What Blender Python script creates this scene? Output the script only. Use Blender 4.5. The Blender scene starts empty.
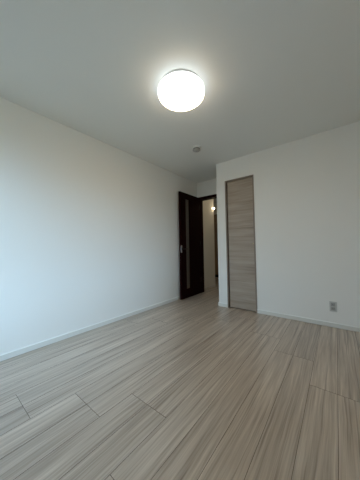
import bpy, bmesh, math, random
from mathutils import Vector, Matrix

# ------------------------------------------------------------------ camera
SC = bpy.context.scene
COL = SC.collection
YAW, PITCH, ROLL = 0.669122, 0.036015, -0.015985
CAM = Vector((2.38302, 0.0, 0.990221))
cy, sy, cp, sp = math.cos(YAW), math.sin(YAW), math.cos(PITCH), math.sin(PITCH)
fw = Vector((-sy * cp, cy * cp, sp))
r0 = Vector((cy, sy, 0))
u0 = r0.cross(fw)
cr, sr = math.cos(ROLL), math.sin(ROLL)
rr = cr * r0 + sr * u0
uu = -sr * r0 + cr * u0
cd = bpy.data.cameras.new('camera')
cam = bpy.data.objects.new('camera', cd)
COL.objects.link(cam)
M = Matrix((rr, uu, -fw)).transposed().to_4x4()
M.translation = CAM
cam.matrix_world = M
cd.sensor_fit = 'HORIZONTAL'
cd.sensor_width = 36.0
cd.lens = 36.0 * 197.7516 / 360.0
cd.clip_start = 0.02
SC.camera = cam

# ------------------------------------------------------------------ world, light, exposure
SKY = 18.5           # daylight outside the window
LAMP = 17.2           # round ceiling lamp
HALL = 30.0          # warm hall wall light and the added fill lamp
w = bpy.data.worlds.new('sky')
SC.world = w
w.use_nodes = True
nt = w.node_tree
nt.nodes.clear()
tc = nt.nodes.new('ShaderNodeTexCoord')
sx = nt.nodes.new('ShaderNodeSeparateXYZ')
rp = nt.nodes.new('ShaderNodeValToRGB')
bg = nt.nodes.new('ShaderNodeBackground')
ow = nt.nodes.new('ShaderNodeOutputWorld')
nt.links.new(tc.outputs['Generated'], sx.inputs[0])
nt.links.new(sx.outputs['Z'], rp.inputs[0])
rp.color_ramp.elements[0].position = 0.0
rp.color_ramp.elements[0].color = (0.09, 0.105, 0.10, 1)
rp.color_ramp.elements[1].position = 0.05
rp.color_ramp.elements[1].color = (0.47, 0.72, 1.0, 1)
nt.links.new(rp.outputs[0], bg.inputs[0])
bg.inputs[1].default_value = SKY
nt.links.new(bg.outputs[0], ow.inputs[0])

SC.view_settings.view_transform = 'Standard'
SC.view_settings.look = 'None'
SC.view_settings.gamma = 1.0
SC.view_settings.use_curve_mapping = False
SC.view_settings.exposure = 0.0
SC.cycles.max_bounces = 12
SC.cycles.diffuse_bounces = 8

# room dimensions (metres)
H = 2.4
XR, YB, YF, YE, XC = 2.72, -0.38, 3.022, 3.64, 0.808
WY0, WY1, WZ0, WZ1 = -0.05, 0.88, 0.62, 2.0          # window opening in the right wall
DX0, DX1, DZ = 0.963, 1.432, 2.072                    # closet opening in the front wall
EX0, EX1, EZ = 0.042, XC, 2.070                       # doorway in the end wall

BX0, BX1, BZ0, BZ1 = 0.05, 0.60, 0.30, 2.2           # opening of the added, unseen back window
def portal(name, loc, rot, a, b):
    pl = bpy.data.lights.new(name, 'AREA')
    pl.shape = 'RECTANGLE'
    pl.size, pl.size_y = a, b
    pl.cycles.is_portal = True
    o = bpy.data.objects.new(name, pl)
    o.location, o.rotation_euler = loc, rot
    COL.objects.link(o)
if WY1 > WY0:
    portal('side_daylight', (XR + 0.16, (WY0 + WY1) / 2, (WZ0 + WZ1) / 2), (0, math.pi / 2, 0), WZ1 - WZ0, WY1 - WY0)
if BX1 > BX0:
    portal('back_daylight', ((BX0 + BX1) / 2, YB - 0.16, (BZ0 + BZ1) / 2), (math.pi / 2, 0, 0), BX1 - BX0, BZ1 - BZ0)

# ------------------------------------------------------------------ helpers
def tag(o, label, cat, group=None, kind=None):
    o['label'] = label
    o['category'] = cat
    if group: o['group'] = group
    if kind: o['kind'] = kind
    return o

def box(bm, x0, x1, y0, y1, z0, z1, bev=0.0):
    vs = [bm.verts.new(p) for p in ((x0, y0, z0), (x1, y0, z0), (x1, y1, z0), (x0, y1, z0),
                                    (x0, y0, z1), (x1, y0, z1), (x1, y1, z1), (x0, y1, z1))]
    fs = [bm.faces.new([vs[i] for i in q]) for q in
          ((3, 2, 1, 0), (4, 5, 6, 7), (0, 1, 5, 4), (1, 2, 6, 5), (2, 3, 7, 6), (3, 0, 4, 7))]
    if bev:
        es = set(e for f in fs for e in f.edges)
        bmesh.ops.bevel(bm, geom=list(es), offset=bev, segments=2, affect='EDGES', profile=0.5)
    return fs

def prism(bm, pts, z0, z1):
    lo = [bm.verts.new((x, y, z0)) for x, y in pts]
    hi = [bm.verts.new((x, y, z1)) for x, y in pts]
    n = len(pts)
    bm.faces.new(lo[::-1])
    bm.faces.new(hi)
    for i in range(n):
        bm.faces.new((lo[i], lo[(i + 1) % n], hi[(i + 1) % n], hi[i]))

def lathe(bm, prof, seg=64):
    """prof: (radius, z) from one end to the other, spun about z"""
    rings = []
    for r, z in prof:
        if r < 1e-6:
            rings.append([bm.verts.new((0, 0, z))])
        else:
            rings.append([bm.verts.new((r * math.cos(2 * math.pi * k / seg), r * math.sin(2 * math.pi * k / seg), z))
                          for k in range(seg)])
    for a, b in zip(rings, rings[1:]):
        for k in range(seg):
            k2 = (k + 1) % seg
            if len(a) == 1 and len(b) == 1: continue
            if len(a) == 1: bm.faces.new((a[0], b[k], b[k2]))
            elif len(b) == 1: bm.faces.new((a[k], b[0], a[k2]))
            else: bm.faces.new((a[k], b[k], b[k2], a[k2]))

def tube(bm, p0, p1, r, seg=16):
    p0, p1 = Vector(p0), Vector(p1)
    q = (p1 - p0).to_track_quat('Z', 'Y')
    L = (p1 - p0).length
    b = min(r * 0.35, L * 0.3)
    prof = [(0, 0), (r - b, 0), (r, b), (r, L - b), (r - b, L), (0, L)]
    n0 = len(bm.verts)
    lathe(bm, prof, seg)
    bm.verts.ensure_lookup_table()
    for v in bm.verts[n0:]:
        v.co = q @ v.co + p0

def obj(name, bm, mat, parent=None, smooth=False, loc=None):
    bmesh.ops.recalc_face_normals(bm, faces=bm.faces[:])
    me = bpy.data.meshes.new(name)
    bm.to_mesh(me)
    bm.free()
    me.materials.append(mat)
    o = bpy.data.objects.new(name, me)
    COL.objects.link(o)
    if smooth:
        me.polygons.foreach_set('use_smooth', [True] * len(me.polygons))
        try: me.set_sharp_from_angle(angle=math.radians(35))
        except Exception: pass
    if parent: o.parent = parent
    if loc: o.location = loc
    return o

def empty(name, loc, rotz=0):
    o = bpy.data.objects.new(name, None)
    o.empty_display_size = 0.1
    o.location = loc
    o.rotation_euler = (0, 0, rotz)
    COL.objects.link(o)
    return o

# ------------------------------------------------------------------ materials
def mat(name, col, rough=0.6, spec=0.5, metal=0.0):
    m = bpy.data.materials.new(name)
    m.use_nodes = True
    b = m.node_tree.nodes['Principled BSDF']
    b.inputs['Base Color'].default_value = (*col, 1)
    b.inputs['Roughness'].default_value = rough
    b.inputs['Specular IOR Level'].default_value = spec
    b.inputs['Metallic'].default_value = metal
    return m

class N:
    def __init__(s, m): s.t = m.node_tree; s.b = s.t.nodes['Principled BSDF']
    def new(s, t, **k):
        n = s.t.nodes.new('ShaderNode' + t)
        for a, v in k.items(): setattr(n, a, v)
        return n
    def put(s, sock, v):
        if hasattr(v, 'is_output'): s.t.links.new(v, sock)
        else: sock.default_value = v
    def math(s, op, a, b=0.0, clamp=False):
        n = s.new('Math', operation=op, use_clamp=clamp)
        s.put(n.inputs[0], a); s.put(n.inputs[1], b)
        return n.outputs[0]
    def comb(s, x, y, z):
        n = s.new('CombineXYZ')
        for i, v in enumerate((x, y, z)): s.put(n.inputs[i], v)
        return n.outputs[0]
    def noise(s, vec, scale=1.0, detail=4.0, rough=0.55, dist=0.0):
        n = s.new('TexNoise')
        s.put(n.inputs['Vector'], vec)
        n.inputs['Scale'].default_value = scale
        n.inputs['Detail'].default_value = detail
        n.inputs['Roughness'].default_value = rough
        n.inputs['Distortion'].default_value = dist
        return n.outputs['Fac']
    def ramp(s, fac, stops):
        n = s.new('ValToRGB')
        e = n.color_ramp.elements
        while len(e) < len(stops): e.new(0.5)
        for el, (p, c) in zip(e, stops):
            el.position = p
            el.color = (*c, 1) if len(c) == 3 else c
        s.put(n.inputs[0], fac)
        return n.outputs[0]
    def mix(s, fac, a, b, mode='MIX'):
        n = s.new('Mix', data_type='RGBA', blend_type=mode)
        s.put(n.inputs[0], fac); s.put(n.inputs[6], a); s.put(n.inputs[7], b)
        return n.outputs[2]
    def bump(s, h, strength, dist):
        n = s.new('Bump')
        s.put(n.inputs['Height'], h)
        n.inputs['Strength'].default_value = strength
        n.inputs['Distance'].default_value = dist
        s.t.links.new(n.outputs[0], s.b.inputs['Normal'])

def paper(name, col, scale=260.0):
    """matt vinyl wallpaper with a fine woven relief"""
    m = mat(name, col, 0.75, 0.3)
    n = N(m)
    t = n.new('TexCoord').outputs['Object']
    a = n.noise(t, scale, 3.0)
    n.bump(a, 0.12, 0.002)
    return m

WALL = paper('white_wallpaper', (0.825, 0.812, 0.778))
CEIL = paper('white_ceiling_paper', (0.795, 0.795, 0.765), 200.0)
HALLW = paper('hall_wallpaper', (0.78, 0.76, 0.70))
LITEDGE = mat('trim_lit_edge', (0.90, 0.90, 0.87), 0.3, 0.5)  # paler than the trim: light on the top ledge put into the colour
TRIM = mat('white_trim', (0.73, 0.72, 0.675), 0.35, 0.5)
PLASTIC = mat('white_plastic', (0.78, 0.78, 0.75), 0.4)
DETSHADE = mat('detector_grey', (0.42, 0.41, 0.39), 0.5)  # white cover greyed, shade of its underside put into the colour
LAMPB = mat('lamp_base_grey', (0.62, 0.62, 0.61), 0.5)
GREYPL = mat('grey_plastic', (0.30, 0.30, 0.29), 0.5)
DARKPL = mat('dark_slot', (0.03, 0.03, 0.03), 0.6)
SILVER = mat('brushed_nickel', (0.62, 0.58, 0.57), 0.35, 0.5, 1.0)
BRONZE = mat('dark_bronze', (0.02, 0.016, 0.014), 0.4, 0.5, 0.6)
ALU = mat('window_aluminium', (0.55, 0.55, 0.55), 0.4, 0.5, 0.8)
CONC = mat('slab_edge', (0.5, 0.5, 0.48), 0.9)

def floor_mat():
    m = mat('greige_wood_floor', (0.4, 0.37, 0.33), 0.4, 1.0)
    n = N(m)
    t = n.new('TexCoord').outputs['Object']
    s = n.new('SeparateXYZ'); n.put(s.inputs[0], t)
    at = n.new('Attribute', attribute_name='board')
    sa = n.new('SeparateXYZ'); n.put(sa.inputs[0], at.outputs['Vector'])
    x = n.math('ADD', s.outputs[0], n.math('MULTIPLY', sa.outputs[0], 37.0))
    y = n.math('ADD', s.outputs[1], n.math('MULTIPLY', sa.outputs[1], 53.0))
    wob = n.noise(n.comb(n.math('MULTIPLY', x, 8.0), n.math('MULTIPLY', y, 1.3), 0.0), 1.0, 3.0)
    xw = n.math('ADD', x, n.math('MULTIPLY', wob, 0.036))
    ribbon = n.noise(n.comb(n.math('MULTIPLY', xw, 30.0), n.math('MULTIPLY', y, 0.9), 0.0), 1.0, 2.0, 0.5)
    streak = n.noise(n.comb(n.math('MULTIPLY', xw, 95.0), n.math('MULTIPLY', y, 2.2), 3.0), 1.0, 3.0, 0.6)
    line = n.noise(n.comb(n.math('MULTIPLY', xw, 60.0), n.math('MULTIPLY', y, 0.8), 7.0), 1.0, 1.0, 0.5)
    fac = n.math('ADD', n.math('MULTIPLY', ribbon, 0.45), n.math('MULTIPLY', streak, 0.55))
    c = n.ramp(fac, [(0.31, (0.235, 0.180, 0.134)), (0.42, (0.375, 0.304, 0.242)),
                     (0.52, (0.480, 0.402, 0.330)), (0.66, (0.64, 0.556, 0.472))])
    veins = n.ramp(line, [(0.61, (1, 1, 1)), (0.70, (0.62, 0.585, 0.55))])
    c = n.mix(1.0, c, veins, 'MULTIPLY')
    tint = n.ramp(sa.outputs[2], [(0.0, (0.86, 0.845, 0.83)), (1.0, (1.06, 1.05, 1.04))])
    c = n.mix(1.0, c, tint, 'MULTIPLY')
    n.put(n.b.inputs['Base Color'], c)
    n.put(n.b.inputs['Roughness'], n.math('ADD', 0.32, n.math('MULTIPLY', streak, 0.12)))
    n.b.inputs['Coat Weight'].default_value = 0.5
    n.b.inputs['Coat Roughness'].default_value = 0.36
    n.bump(streak, 0.06, 0.001)
    return m

def closet_wood():
    m = mat('greige_horizontal_wood', (0.3, 0.26, 0.22), 0.5, 0.4)
    n = N(m)
    t = n.new('TexCoord').outputs['Object']
    s = n.new('SeparateXYZ'); n.put(s.inputs[0], t)
    x, z = s.outputs[0], s.outputs[2]
    wob = n.noise(n.comb(n.math('MULTIPLY', x, 2.0), 0.0, n.math('MULTIPLY', z, 3.0)), 1.0, 2.0)
    zw = n.math('ADD', z, n.math('MULTIPLY', wob, 0.05))
    band = n.noise(n.comb(n.math('MULTIPLY', x, 0.7), 0.0, n.math('MULTIPLY', zw, 11.0)), 1.0, 3.0, 0.65)
    fine = n.noise(n.comb(n.math('MULTIPLY', x, 2.0), 2.0, n.math('MULTIPLY', zw, 75.0)), 1.0, 3.0)
    fac = n.math('ADD', n.math('MULTIPLY', band, 0.7), n.math('MULTIPLY', fine, 0.3))
    c = n.ramp(fac, [(0.33, (0.20, 0.152, 0.116)), (0.44, (0.33, 0.262, 0.205)),
                     (0.55, (0.395, 0.322, 0.256)), (0.68, (0.46, 0.382, 0.308))])
    n.put(n.b.inputs['Base Color'], c)
    return m

def dark_wood():
    m = mat('dark_brown_wood', (0.012, 0.006, 0.005), 0.55, 0.04)
    n = N(m)
    t = n.new('TexCoord').outputs['Object']
    s = n.new('SeparateXYZ'); n.put(s.inputs[0], t)
    g = n.noise(n.comb(n.math('MULTIPLY', s.outputs[0], 60.0), n.math('MULTIPLY', s.outputs[1], 60.0),
                       n.math('MULTIPLY', s.outputs[2], 1.5)), 1.0, 4.0)
    c = n.ramp(g, [(0.35, (0.007, 0.0009, 0.0008)), (0.65, (0.016, 0.0026, 0.0022))])
    n.put(n.b.inputs['Base Color'], c)
    return m

def glow(name, col, k, base=(0.85, 0.85, 0.85)):
    m = mat(name, base, 0.35, 0.3)
    b = m.node_tree.nodes['Principled BSDF']
    b.inputs['Emission Color'].default_value = (*col, 1)
    b.inputs['Emission Strength'].default_value = k
    return m

def thin_glass(name, tint, refl):
    m = bpy.data.materials.new(name)
    m.use_nodes = True
    t = m.node_tree
    t.nodes.clear()
    o = t.nodes.new('ShaderNodeOutputMaterial')
    tr = t.nodes.new('ShaderNodeBsdfTransparent'); tr.inputs[0].default_value = (*tint, 1)
    gl = t.nodes.new('ShaderNodeBsdfGlossy'); gl.inputs['Roughness'].default_value = 0.03
    lw = t.nodes.new('ShaderNodeFresnel'); lw.inputs[0].default_value = refl
    mx = t.nodes.new('ShaderNodeMixShader')
    t.links.new(lw.outputs[0], mx.inputs[0])
    t.links.new(tr.outputs[0], mx.inputs[1]); t.links.new(gl.outputs[0], mx.inputs[2])
    t.links.new(mx.outputs[0], o.inputs[0])
    return m

FLOOR = floor_mat()
CLOSET = closet_wood()
DARK = dark_wood()
FRAMEW = mat('greige_frame', (0.25, 0.20, 0.16), 0.5, 0.4)
GROOVE = mat('floor_groove', (0.07, 0.055, 0.042), 0.8, 0.2)
FROST = mat('frosted_glass', (0.095, 0.088, 0.075), 0.45, 0.5)
CLEAR = thin_glass('window_glass', (0.96, 0.98, 0.97), 1.45)
DIFF = glow('lamp_diffuser', (1.0, 0.77, 0.48), LAMP)
RIM = glow('lamp_rim', (0.97, 1.0, 0.99), LAMP * 0.145)
HGLOW = glow('hall_lamp_glass', (1.0, 0.80, 0.52), HALL)
HFILL = glow('hall_fill_lamp', (1.0, 0.84, 0.58), HALL * 1.1)  # glow of the added hall fill lamp
HDOOR = mat('hall_brown_wood', (0.30, 0.21, 0.13), 0.5)

# ------------------------------------------------------------------ floor: boards laid along y, one mesh
def build_floor():
    rnd = random.Random(11)
    bm = bmesh.new()
    lay = bm.loops.layers.float_color.new('board')
    W, L, g, dep = 0.157, 1.818, 0.0009, 0.002
    x_lo, x_hi, y_lo, y_hi = -1.35, XR, YB, 5.75
    known = {2: 0.383, 3: 0.637, 4: 0.87, 5: 0.507, 6: 2.045, 7: 1.69, 1: 0.128, 0: -0.12, 8: 0.75}
    def face(pts, col, mi):
        f = bm.faces.new([bm.verts.new(p) for p in pts])
        f.material_index = mi
        for l in f.loops: l[lay] = (*col, 1)
    for row in range(-5, 9):
        y0 = known.get(row, rnd.uniform(0, L))
        y = y0 - 4 * L
        while y < y_hi:
            a, b = max(y, y_lo), min(y + L, y_hi)
            y += L
            if b - a < 0.01: continue
            for half in (0, 1):
                col = (rnd.random(), rnd.random(), rnd.random())
                xa = max(row * 2 * W + half * W, x_lo)
                xb = min(row * 2 * W + (half + 1) * W, x_hi)
                if xb - xa < 0.003: continue
                x0, x1, ya, yb = xa + g, xb - g, a + g, b - g
                face(((x0, ya, 0), (x1, ya, 0), (x1, yb, 0), (x0, yb, 0)), col, 0)
                for p, q in (((x0, ya), (x1, ya)), ((x1, ya), (x1, yb)), ((x1, yb), (x0, yb)), ((x0, yb), (x0, ya))):
                    face(((*p, -dep), (*q, -dep), (*q, 0), (*p, 0)), col, 1)
    for f in box(bm, x_lo, x_hi, y_lo, y_hi, -0.10, -dep):
        f.material_index = 1
    me = bpy.data.meshes.new('floor')
    bm.to_mesh(me); bm.free()
    me.materials.append(FLOOR); me.materials.append(GROOVE)
    o = bpy.data.objects.new('floor', me)
    COL.objects.link(o)
    tag(o, 'pale greige wood plank floor running through the empty room', 'floor', kind='structure')

build_floor()

def struct(name, bm, m, label, cat, parent=None):
    o = obj(name, bm, m, parent)
    if not parent: tag(o, label, cat, kind='structure')
    return o

# ------------------------------------------------------------------ ceiling and walls
T = 0.12
bm = bmesh.new(); box(bm, -1.47, XR + 0.15, YB - 0.15, 5.87, H, H + 0.1)
struct('ceiling', bm, CEIL, 'flat white papered ceiling', 'ceiling')
bm = bmesh.new(); box(bm, -T, 0, YB - 0.15, YE, -0.1, H)
struct('wall_left', bm, WALL, 'long white wall on the left with daylight on it', 'wall')
bm = bmesh.new()
y0, y1 = YB - 0.15, YB
box(bm, 0, BX0, y0, y1, -0.1, H); box(bm, BX1, XR, y0, y1, -0.1, H)
box(bm, BX0, BX1, y0, y1, -0.1, BZ0); box(bm, BX0, BX1, y0, y1, BZ1, H)
struct('wall_back', bm, WALL, 'white wall behind the viewer', 'wall')
bm = bmesh.new()
x0, x1 = XR, XR + 0.15
box(bm, x0, x1, YB - 0.15, WY0, -0.1, H); box(bm, x0, x1, WY1, YE + T, -0.1, H)
box(bm, x0, x1, WY0, WY1, -0.1, WZ0); box(bm, x0, x1, WY0, WY1, WZ1, H)
struct('wall_right', bm, WALL, 'white window wall at the right of the room', 'wall')
bm = bmesh.new()
box(bm, XC + 0.1, DX0, YF, YF + 0.1, -0.1, H)
box(bm, DX1, XR, YF, YF + 0.1, -0.1, H)
box(bm, DX0, DX1, YF, YF + 0.1, DZ, H)
box(bm, XC, XC + 0.1, YF, YE, -0.1, H)
bmesh.ops.remove_doubles(bm, verts=bm.verts[:], dist=1e-5)
struct('wall_front', bm, WALL, 'white wall on the right around the narrow wooden closet door', 'wall')
bm = bmesh.new()
box(bm, -T, EX0, YE, YE + T, -0.1, H)
box(bm, EX1, XR, YE, YE + T, -0.1, H)
box(bm, EX0, EX1, YE, YE + T, EZ, H)
struct('wall_end', bm, WALL, 'short white wall over the open doorway at the end of the recess', 'wall')

# hallway beyond the doorway
XH, YH = -0.03, 4.45
bm = bmesh.new(); prism(bm, [(XH - T, YE + T), (XH, YE + T), (XH, YH), (XH - T, YH)], -0.1, H)
struct('wall_hall_left', bm, HALLW, 'white hallway wall seen through the open doorway', 'wall')
bm = bmesh.new(); box(bm, -1.47, XH - T, YE + T, YE + 2 * T, -0.1, H)
struct('wall_hall_near', bm, HALLW, 'white wall on the near side of the hallway alcove', 'wall')
bm = bmesh.new(); box(bm, 1.0, 1.0 + T, YE + T, 5.75, -0.1, H)
struct('wall_hall_right', bm, HALLW, 'white right hand wall of the hallway', 'wall')
bm = bmesh.new(); box(bm, -1.47, 1.12, 5.75, 5.87, -0.1, H)
struct('wall_hall_end', bm, HALLW, 'white wall at the far end of the hallway', 'wall')
bm = bmesh.new(); box(bm, -1.47, -1.35, YE + 2 * T, 5.75, -0.1, H)
struct('wall_hall_side', bm, HALLW, 'white wall at the far left of the hallway', 'wall')

# ------------------------------------------------------------------ baseboards
BH, BT = 0.058, 0.012
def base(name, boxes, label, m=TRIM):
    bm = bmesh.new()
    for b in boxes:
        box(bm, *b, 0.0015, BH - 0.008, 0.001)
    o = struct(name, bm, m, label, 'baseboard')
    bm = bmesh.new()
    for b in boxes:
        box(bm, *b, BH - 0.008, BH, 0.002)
    p = obj('lit_top_edge', bm, LITEDGE, o)
    p['label'] = 'top edge coloured lighter as if catching the light'
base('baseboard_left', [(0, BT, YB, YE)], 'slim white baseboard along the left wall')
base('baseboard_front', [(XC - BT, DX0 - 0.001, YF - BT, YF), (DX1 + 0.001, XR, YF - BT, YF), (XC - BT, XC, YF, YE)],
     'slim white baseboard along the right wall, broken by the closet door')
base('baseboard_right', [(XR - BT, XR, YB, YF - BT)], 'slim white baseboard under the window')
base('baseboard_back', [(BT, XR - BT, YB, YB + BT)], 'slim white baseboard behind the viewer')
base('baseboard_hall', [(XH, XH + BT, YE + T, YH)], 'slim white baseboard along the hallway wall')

# ------------------------------------------------------------------ window beside the viewer, added window behind
def window(name, label, loc, rot, W, z0, z1):
    """local: x along the wall, outside towards +y, wall face at y = 0"""
    e = tag(empty(name, loc, rot), label, 'window', kind='structure')
    f, h = 0.035, W / 2
    bm = bmesh.new()
    box(bm, -h, -h + f, 0.05, 0.13, z0, z1); box(bm, h - f, h, 0.05, 0.13, z0, z1)
    box(bm, -h + f, h - f, 0.05, 0.13, z0, z0 + f); box(bm, -h + f, h - f, 0.05, 0.13, z1 - f, z1)
    obj('window_frame', bm, ALU, e)
    for a, b, yo in ((-h + f, 0.02, 0.055), (-0.02, h - f, 0.095)):
        s, ya, yb, za, zb = 0.04, yo, yo + 0.028, z0 + f, z1 - f
        bm = bmesh.new()
        box(bm, a, a + s, ya, yb, za, zb); box(bm, b - s, b, ya, yb, za, zb)
        box(bm, a + s, b - s, ya, yb, za, za + s); box(bm, a + s, b - s, ya, yb, zb - s, zb)
        sash = obj('sash', bm, ALU, e)
        bm = bmesh.new()
        ym = (ya + yb) / 2
        box(bm, a + s, b - s, ym - 0.002, ym + 0.002, za + s, zb - s)
        obj('glass_pane', bm, CLEAR, sash)
    bm = bmesh.new(); box(bm, -h, h, -0.012, 0.05, z0, z0 + 0.012, 0.002)
    obj('sill', bm, TRIM, e)
if WY1 > WY0:
    window('window_1', 'aluminium sliding window in the right wall', (XR, (WY0 + WY1) / 2, 0), -math.pi / 2, WY1 - WY0, WZ0, WZ1)
if BX1 > BX0:
    window('added_window', 'unseen sliding window added behind the viewer for its daylight', ((BX0 + BX1) / 2, YB, 0), math.pi, BX1 - BX0, BZ0, BZ1)  # unseen window added so daylight also comes from behind

# ------------------------------------------------------------------ doorway frame and open dark door
bm = bmesh.new()
c = 0.024
ya, yb = YE - 0.010, YE + T + 0.010
box(bm, EX0 - 0.0, EX0 + c, ya, yb, 0, EZ); box(bm, EX1 - c, EX1, YE + 0.001, yb, 0, EZ)
box(bm, EX0 + c, EX1 - c, ya, yb, EZ - c - 0.030, EZ)
box(bm, EX1 - c, EX1 - 0.0005, ya, YE + 0.001, 0, EZ)
struct('trim_1', bm, DARK, 'dark brown frame of the open doorway', 'door frame')

hx, hy = 0.072, YE - 0.014
fx, fy = 0.088, 2.925
DL = math.hypot(fx - hx, fy - hy)
ang = math.atan2(fy - hy, fx - hx)
door = tag(empty('door_1', (hx, hy, 0.0), ang), 'dark brown wooden door with a narrow glass slit, open against the left wall', 'door', kind='structure')
TH = 0.036
# local x runs from the hinge to the free edge; +y local faces the room
z0, z1 = 0.008, 2.052
g0, g1, gz0, gz1 = DL - 0.300, DL - 0.170, 0.180, 1.935
bm = bmesh.new()
sgn = -1.0
def lb(bm, x0, x1, y0, y1, za, zb, bev=0.0): box(bm, x0, x1, min(y0, y1), max(y0, y1), za, zb, bev)
lb(bm, 0, g0, -TH, 0, z0, z1); lb(bm, g1, DL, -TH, 0, z0, z1)
lb(bm, g0, g1, -TH, 0, z0, gz0); lb(bm, g0, g1, -TH, 0, gz1, z1)
obj('door_leaf', bm, DARK, door)
bm = bmesh.new(); lb(bm, g0, g1, -TH * 0.65, -TH * 0.35, gz0, gz1)
p = obj('glass_pane', bm, FROST, door); p['label'] = 'tall narrow grey frosted glass slit'
bm = bmesh.new()
bw, bt = 0.006, 0.003
lb(bm, g0 - bw, g0, 0, bt, gz0 - bw, gz1 + bw); lb(bm, g1, g1 + bw, 0, bt, gz0 - bw, gz1 + bw)
lb(bm, g0, g1, 0, bt, gz0 - bw, gz0); lb(bm, g0, g1, 0, bt, gz1, gz1 + bw)
obj('glazing_bead', bm, DARK, door)
bm = bmesh.new(); lb(bm, DL - 0.036, DL - 0.001, 0, 0.007, 0.885, 1.025, 0.003)
hp = obj('handle_plate', bm, SILVER, door); hp['label'] = 'silver handle plate'
bm = bmesh.new()
tube(bm, (DL - 0.024, 0.006, 0.955), (DL - 0.024, 0.052, 0.955), 0.010)
tube(bm, (DL - 0.018, 0.050, 0.955), (DL - 0.145, 0.050, 0.955), 0.008)
lv = obj('lever', bm, BRONZE, hp, smooth=True); lv['label'] = 'dark lever handle'
for hz in (0.25, 1.02, 1.80):
    bm = bmesh.new()
    tube(bm, (0.002, 0.005, hz), (0.002, 0.005, hz + 0.09), 0.006)
    h = obj('hinge', bm, BRONZE, door, smooth=True)

# ------------------------------------------------------------------ closet door and its frame
bm = bmesh.new()
c = 0.020
ya, yb = YF - 0.006, YF + 0.095
box(bm, DX0, DX0 + c, ya, yb, 0, DZ); box(bm, DX1 - c, DX1, ya, yb, 0, DZ)
box(bm, DX0 + c, DX1 - c, ya, yb, DZ - c, DZ)
struct('trim_2', bm, FRAMEW, 'thin greige wood frame around the closet door', 'door frame')
cl = tag(empty('door_2', ((DX0 + DX1) / 2, YF + 0.02, 0)), 'narrow closed closet door in greige wood with horizontal grain', 'door', kind='structure')
hw = (DX1 - DX0) / 2 - c
bm = bmesh.new(); box(bm, -hw + 0.013, hw - 0.003, 0, 0.03, 0.012, DZ - c - 0.005, 0.0015)
obj('door_panel', bm, CLOSET, cl)
bm = bmesh.new(); tube(bm, (hw - 0.016, 0.0, 1.03), (hw - 0.016, -0.014, 1.03), 0.007)
k = obj('knob', bm, mat('brass', (0.55, 0.45, 0.25), 0.35, 0.5, 1.0), cl, smooth=True); k['label'] = 'tiny brass knob'

# ------------------------------------------------------------------ ceiling lamp
lamp = tag(empty('ceiling_light', (1.358, 1.346, H)), 'glowing white round LED lamp flush on the ceiling', 'ceiling light')
R = 0.204
bm = bmesh.new(); lathe(bm, [(0, 0), (R - 0.026, 0), (R - 0.024, -0.003), (R - 0.024, -0.032), (R - 0.028, -0.034), (0, -0.034)], 96)
b = obj('base_plate', bm, LAMPB, lamp, smooth=True); b['label'] = 'thin grey mounting plate'
bm = bmesh.new(); lathe(bm, [(0, -0.034), (R - 0.016, -0.034), (R - 0.006, -0.037), (R - 0.002, -0.042), (R, -0.048), (R, -0.066),
                             (R - 0.004, -0.070), (0, -0.070)], 96)
obj('rim', bm, RIM, lamp, smooth=True)
prof = [(0, -0.0702), (R - 0.005, -0.0702), (R - 0.0045, -0.074)]
for i in range(1, 15):
    a = i / 14 * math.pi / 2
    prof.append(((R - 0.0045) * (math.cos(a) ** 0.6), -0.074 - 0.034 * math.sin(a)))
prof[-1] = (0, -0.108)
bm = bmesh.new(); lathe(bm, prof, 96)
obj('diffuser', bm, DIFF, lamp, smooth=True)

# ------------------------------------------------------------------ smoke detector
det = tag(empty('smoke_detector', (0.866, 2.330, H)), 'small round white smoke detector on the ceiling near the doorway', 'smoke detector')
bm = bmesh.new(); lathe(bm, [(0, 0), (0.066, 0), (0.068, -0.003), (0.068, -0.014), (0.064, -0.018), (0, -0.018)], 48)
obj('mounting_base', bm, PLASTIC, det, smooth=True)
bm = bmesh.new(); lathe(bm, [(0, -0.018), (0.050, -0.018), (0.050, -0.028), (0, -0.028)], 48)
v = obj('vent', bm, DARKPL, det, smooth=True); v['label'] = 'dark ring of vent slots'
bm = bmesh.new(); lathe(bm, [(0, -0.028), (0.054, -0.028), (0.056, -0.031), (0.054, -0.038), (0.044, -0.046), (0.018, -0.049), (0, -0.049)], 48)
obj('cover', bm, DETSHADE, det, smooth=True)
bm = bmesh.new(); lathe(bm, [(0, -0.0485), (0.010, -0.0485), (0.010, -0.0515), (0, -0.0515)], 24)
obj('test_button', bm, GREYPL, det, smooth=True)

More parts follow.
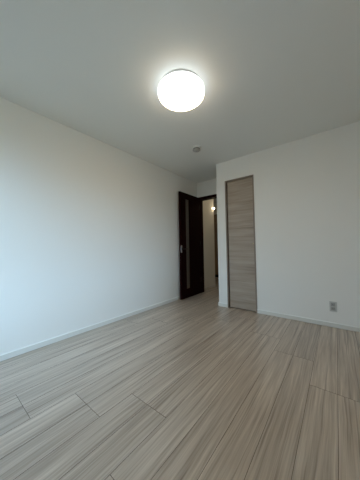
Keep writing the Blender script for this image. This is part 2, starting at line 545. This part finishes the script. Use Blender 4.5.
# ------------------------------------------------------------------ wall outlet (faces -y)
OUTP = mat('outlet_plate', (0.56, 0.555, 0.53), 0.45)
out = tag(empty('wall_outlet', (2.325, YF, 0.247)), 'small pale double power outlet low on the right wall', 'outlet')
bm = bmesh.new(); box(bm, -0.035, 0.035, -0.008, 0, -0.060, 0.060, 0.003)
obj('cover_plate', bm, OUTP, out)
SOCK = mat('outlet_insert', (0.35, 0.35, 0.335), 0.45)
for zc in (0.024, -0.024):
    bm = bmesh.new(); box(bm, -0.021, 0.021, -0.0105, -0.0075, zc - 0.020, zc + 0.020, 0.001)
    s = obj('socket', bm, SOCK, out)
    bm = bmesh.new()
    for xo in (-0.0065, 0.0065):
        box(bm, xo - 0.0014, xo + 0.0014, -0.0110, -0.0104, zc - 0.005, zc + 0.005)
    o = obj('slots', bm, DARKPL, s); o['label'] = 'pair of dark plug slots'

# ------------------------------------------------------------------ hallway things
hl = tag(empty('wall_light', (XH, 4.405, 1.950)), 'tiny warm glowing lamp in the hallway beyond the dark door', 'light')
bm = bmesh.new(); box(bm, 0, 0.010, -0.022, 0.022, -0.03, 0.03, 0.002)
obj('mount', bm, PLASTIC, hl)
bm = bmesh.new(); lathe(bm, [(0, -0.021)] + [(0.021 * math.sin(a), -0.021 * math.cos(a)) for a in [i * math.pi / 12 for i in range(1, 12)]] + [(0, 0.021)], 24)
o = obj('glass_globe', bm, HGLOW, hl, smooth=True, loc=(0.030, 0, 0)); o['label'] = 'bright warm globe'

hc = tag(empty('ceiling_light', (0.50, 4.45, H)), 'added unseen warm fill lamp on the hallway ceiling', 'ceiling light')  # out-of-view lamp added to brighten the hall
bm = bmesh.new(); lathe(bm, [(0, 0), (0.075, 0), (0.078, -0.004), (0.078, -0.014), (0.070, -0.018), (0, -0.018)], 48)
obj('base_plate', bm, PLASTIC, hc, smooth=True)
bm = bmesh.new(); lathe(bm, [(0, -0.0182), (0.066, -0.0182), (0.066, -0.026), (0.058, -0.036), (0.035, -0.043), (0, -0.045)], 48)
obj('diffuser', bm, HFILL, hc, smooth=True)

hd = tag(empty('door_3', (-0.62, 5.75, 0)), 'brown wooden door at the far end of the hallway, only a sliver showing', 'door', kind='structure')
bm = bmesh.new(); box(bm, -0.40, 0.40, -0.035, 0, 0.09, 2.03, 0.002)
obj('door_leaf', bm, HDOOR, hd)
bm = bmesh.new(); box(bm, -0.40, 0.40, -0.038, 0, 0.004, 0.09)
k = obj('kick_plate', bm, DARKPL, hd); k['label'] = 'dark kick plate'
bm = bmesh.new(); tube(bm, (-0.34, -0.03, 0.97), (-0.34, -0.075, 0.97), 0.010); tube(bm, (-0.345, -0.072, 0.97), (-0.22, -0.072, 0.97), 0.008)
obj('lever', bm, SILVER, hd, smooth=True)
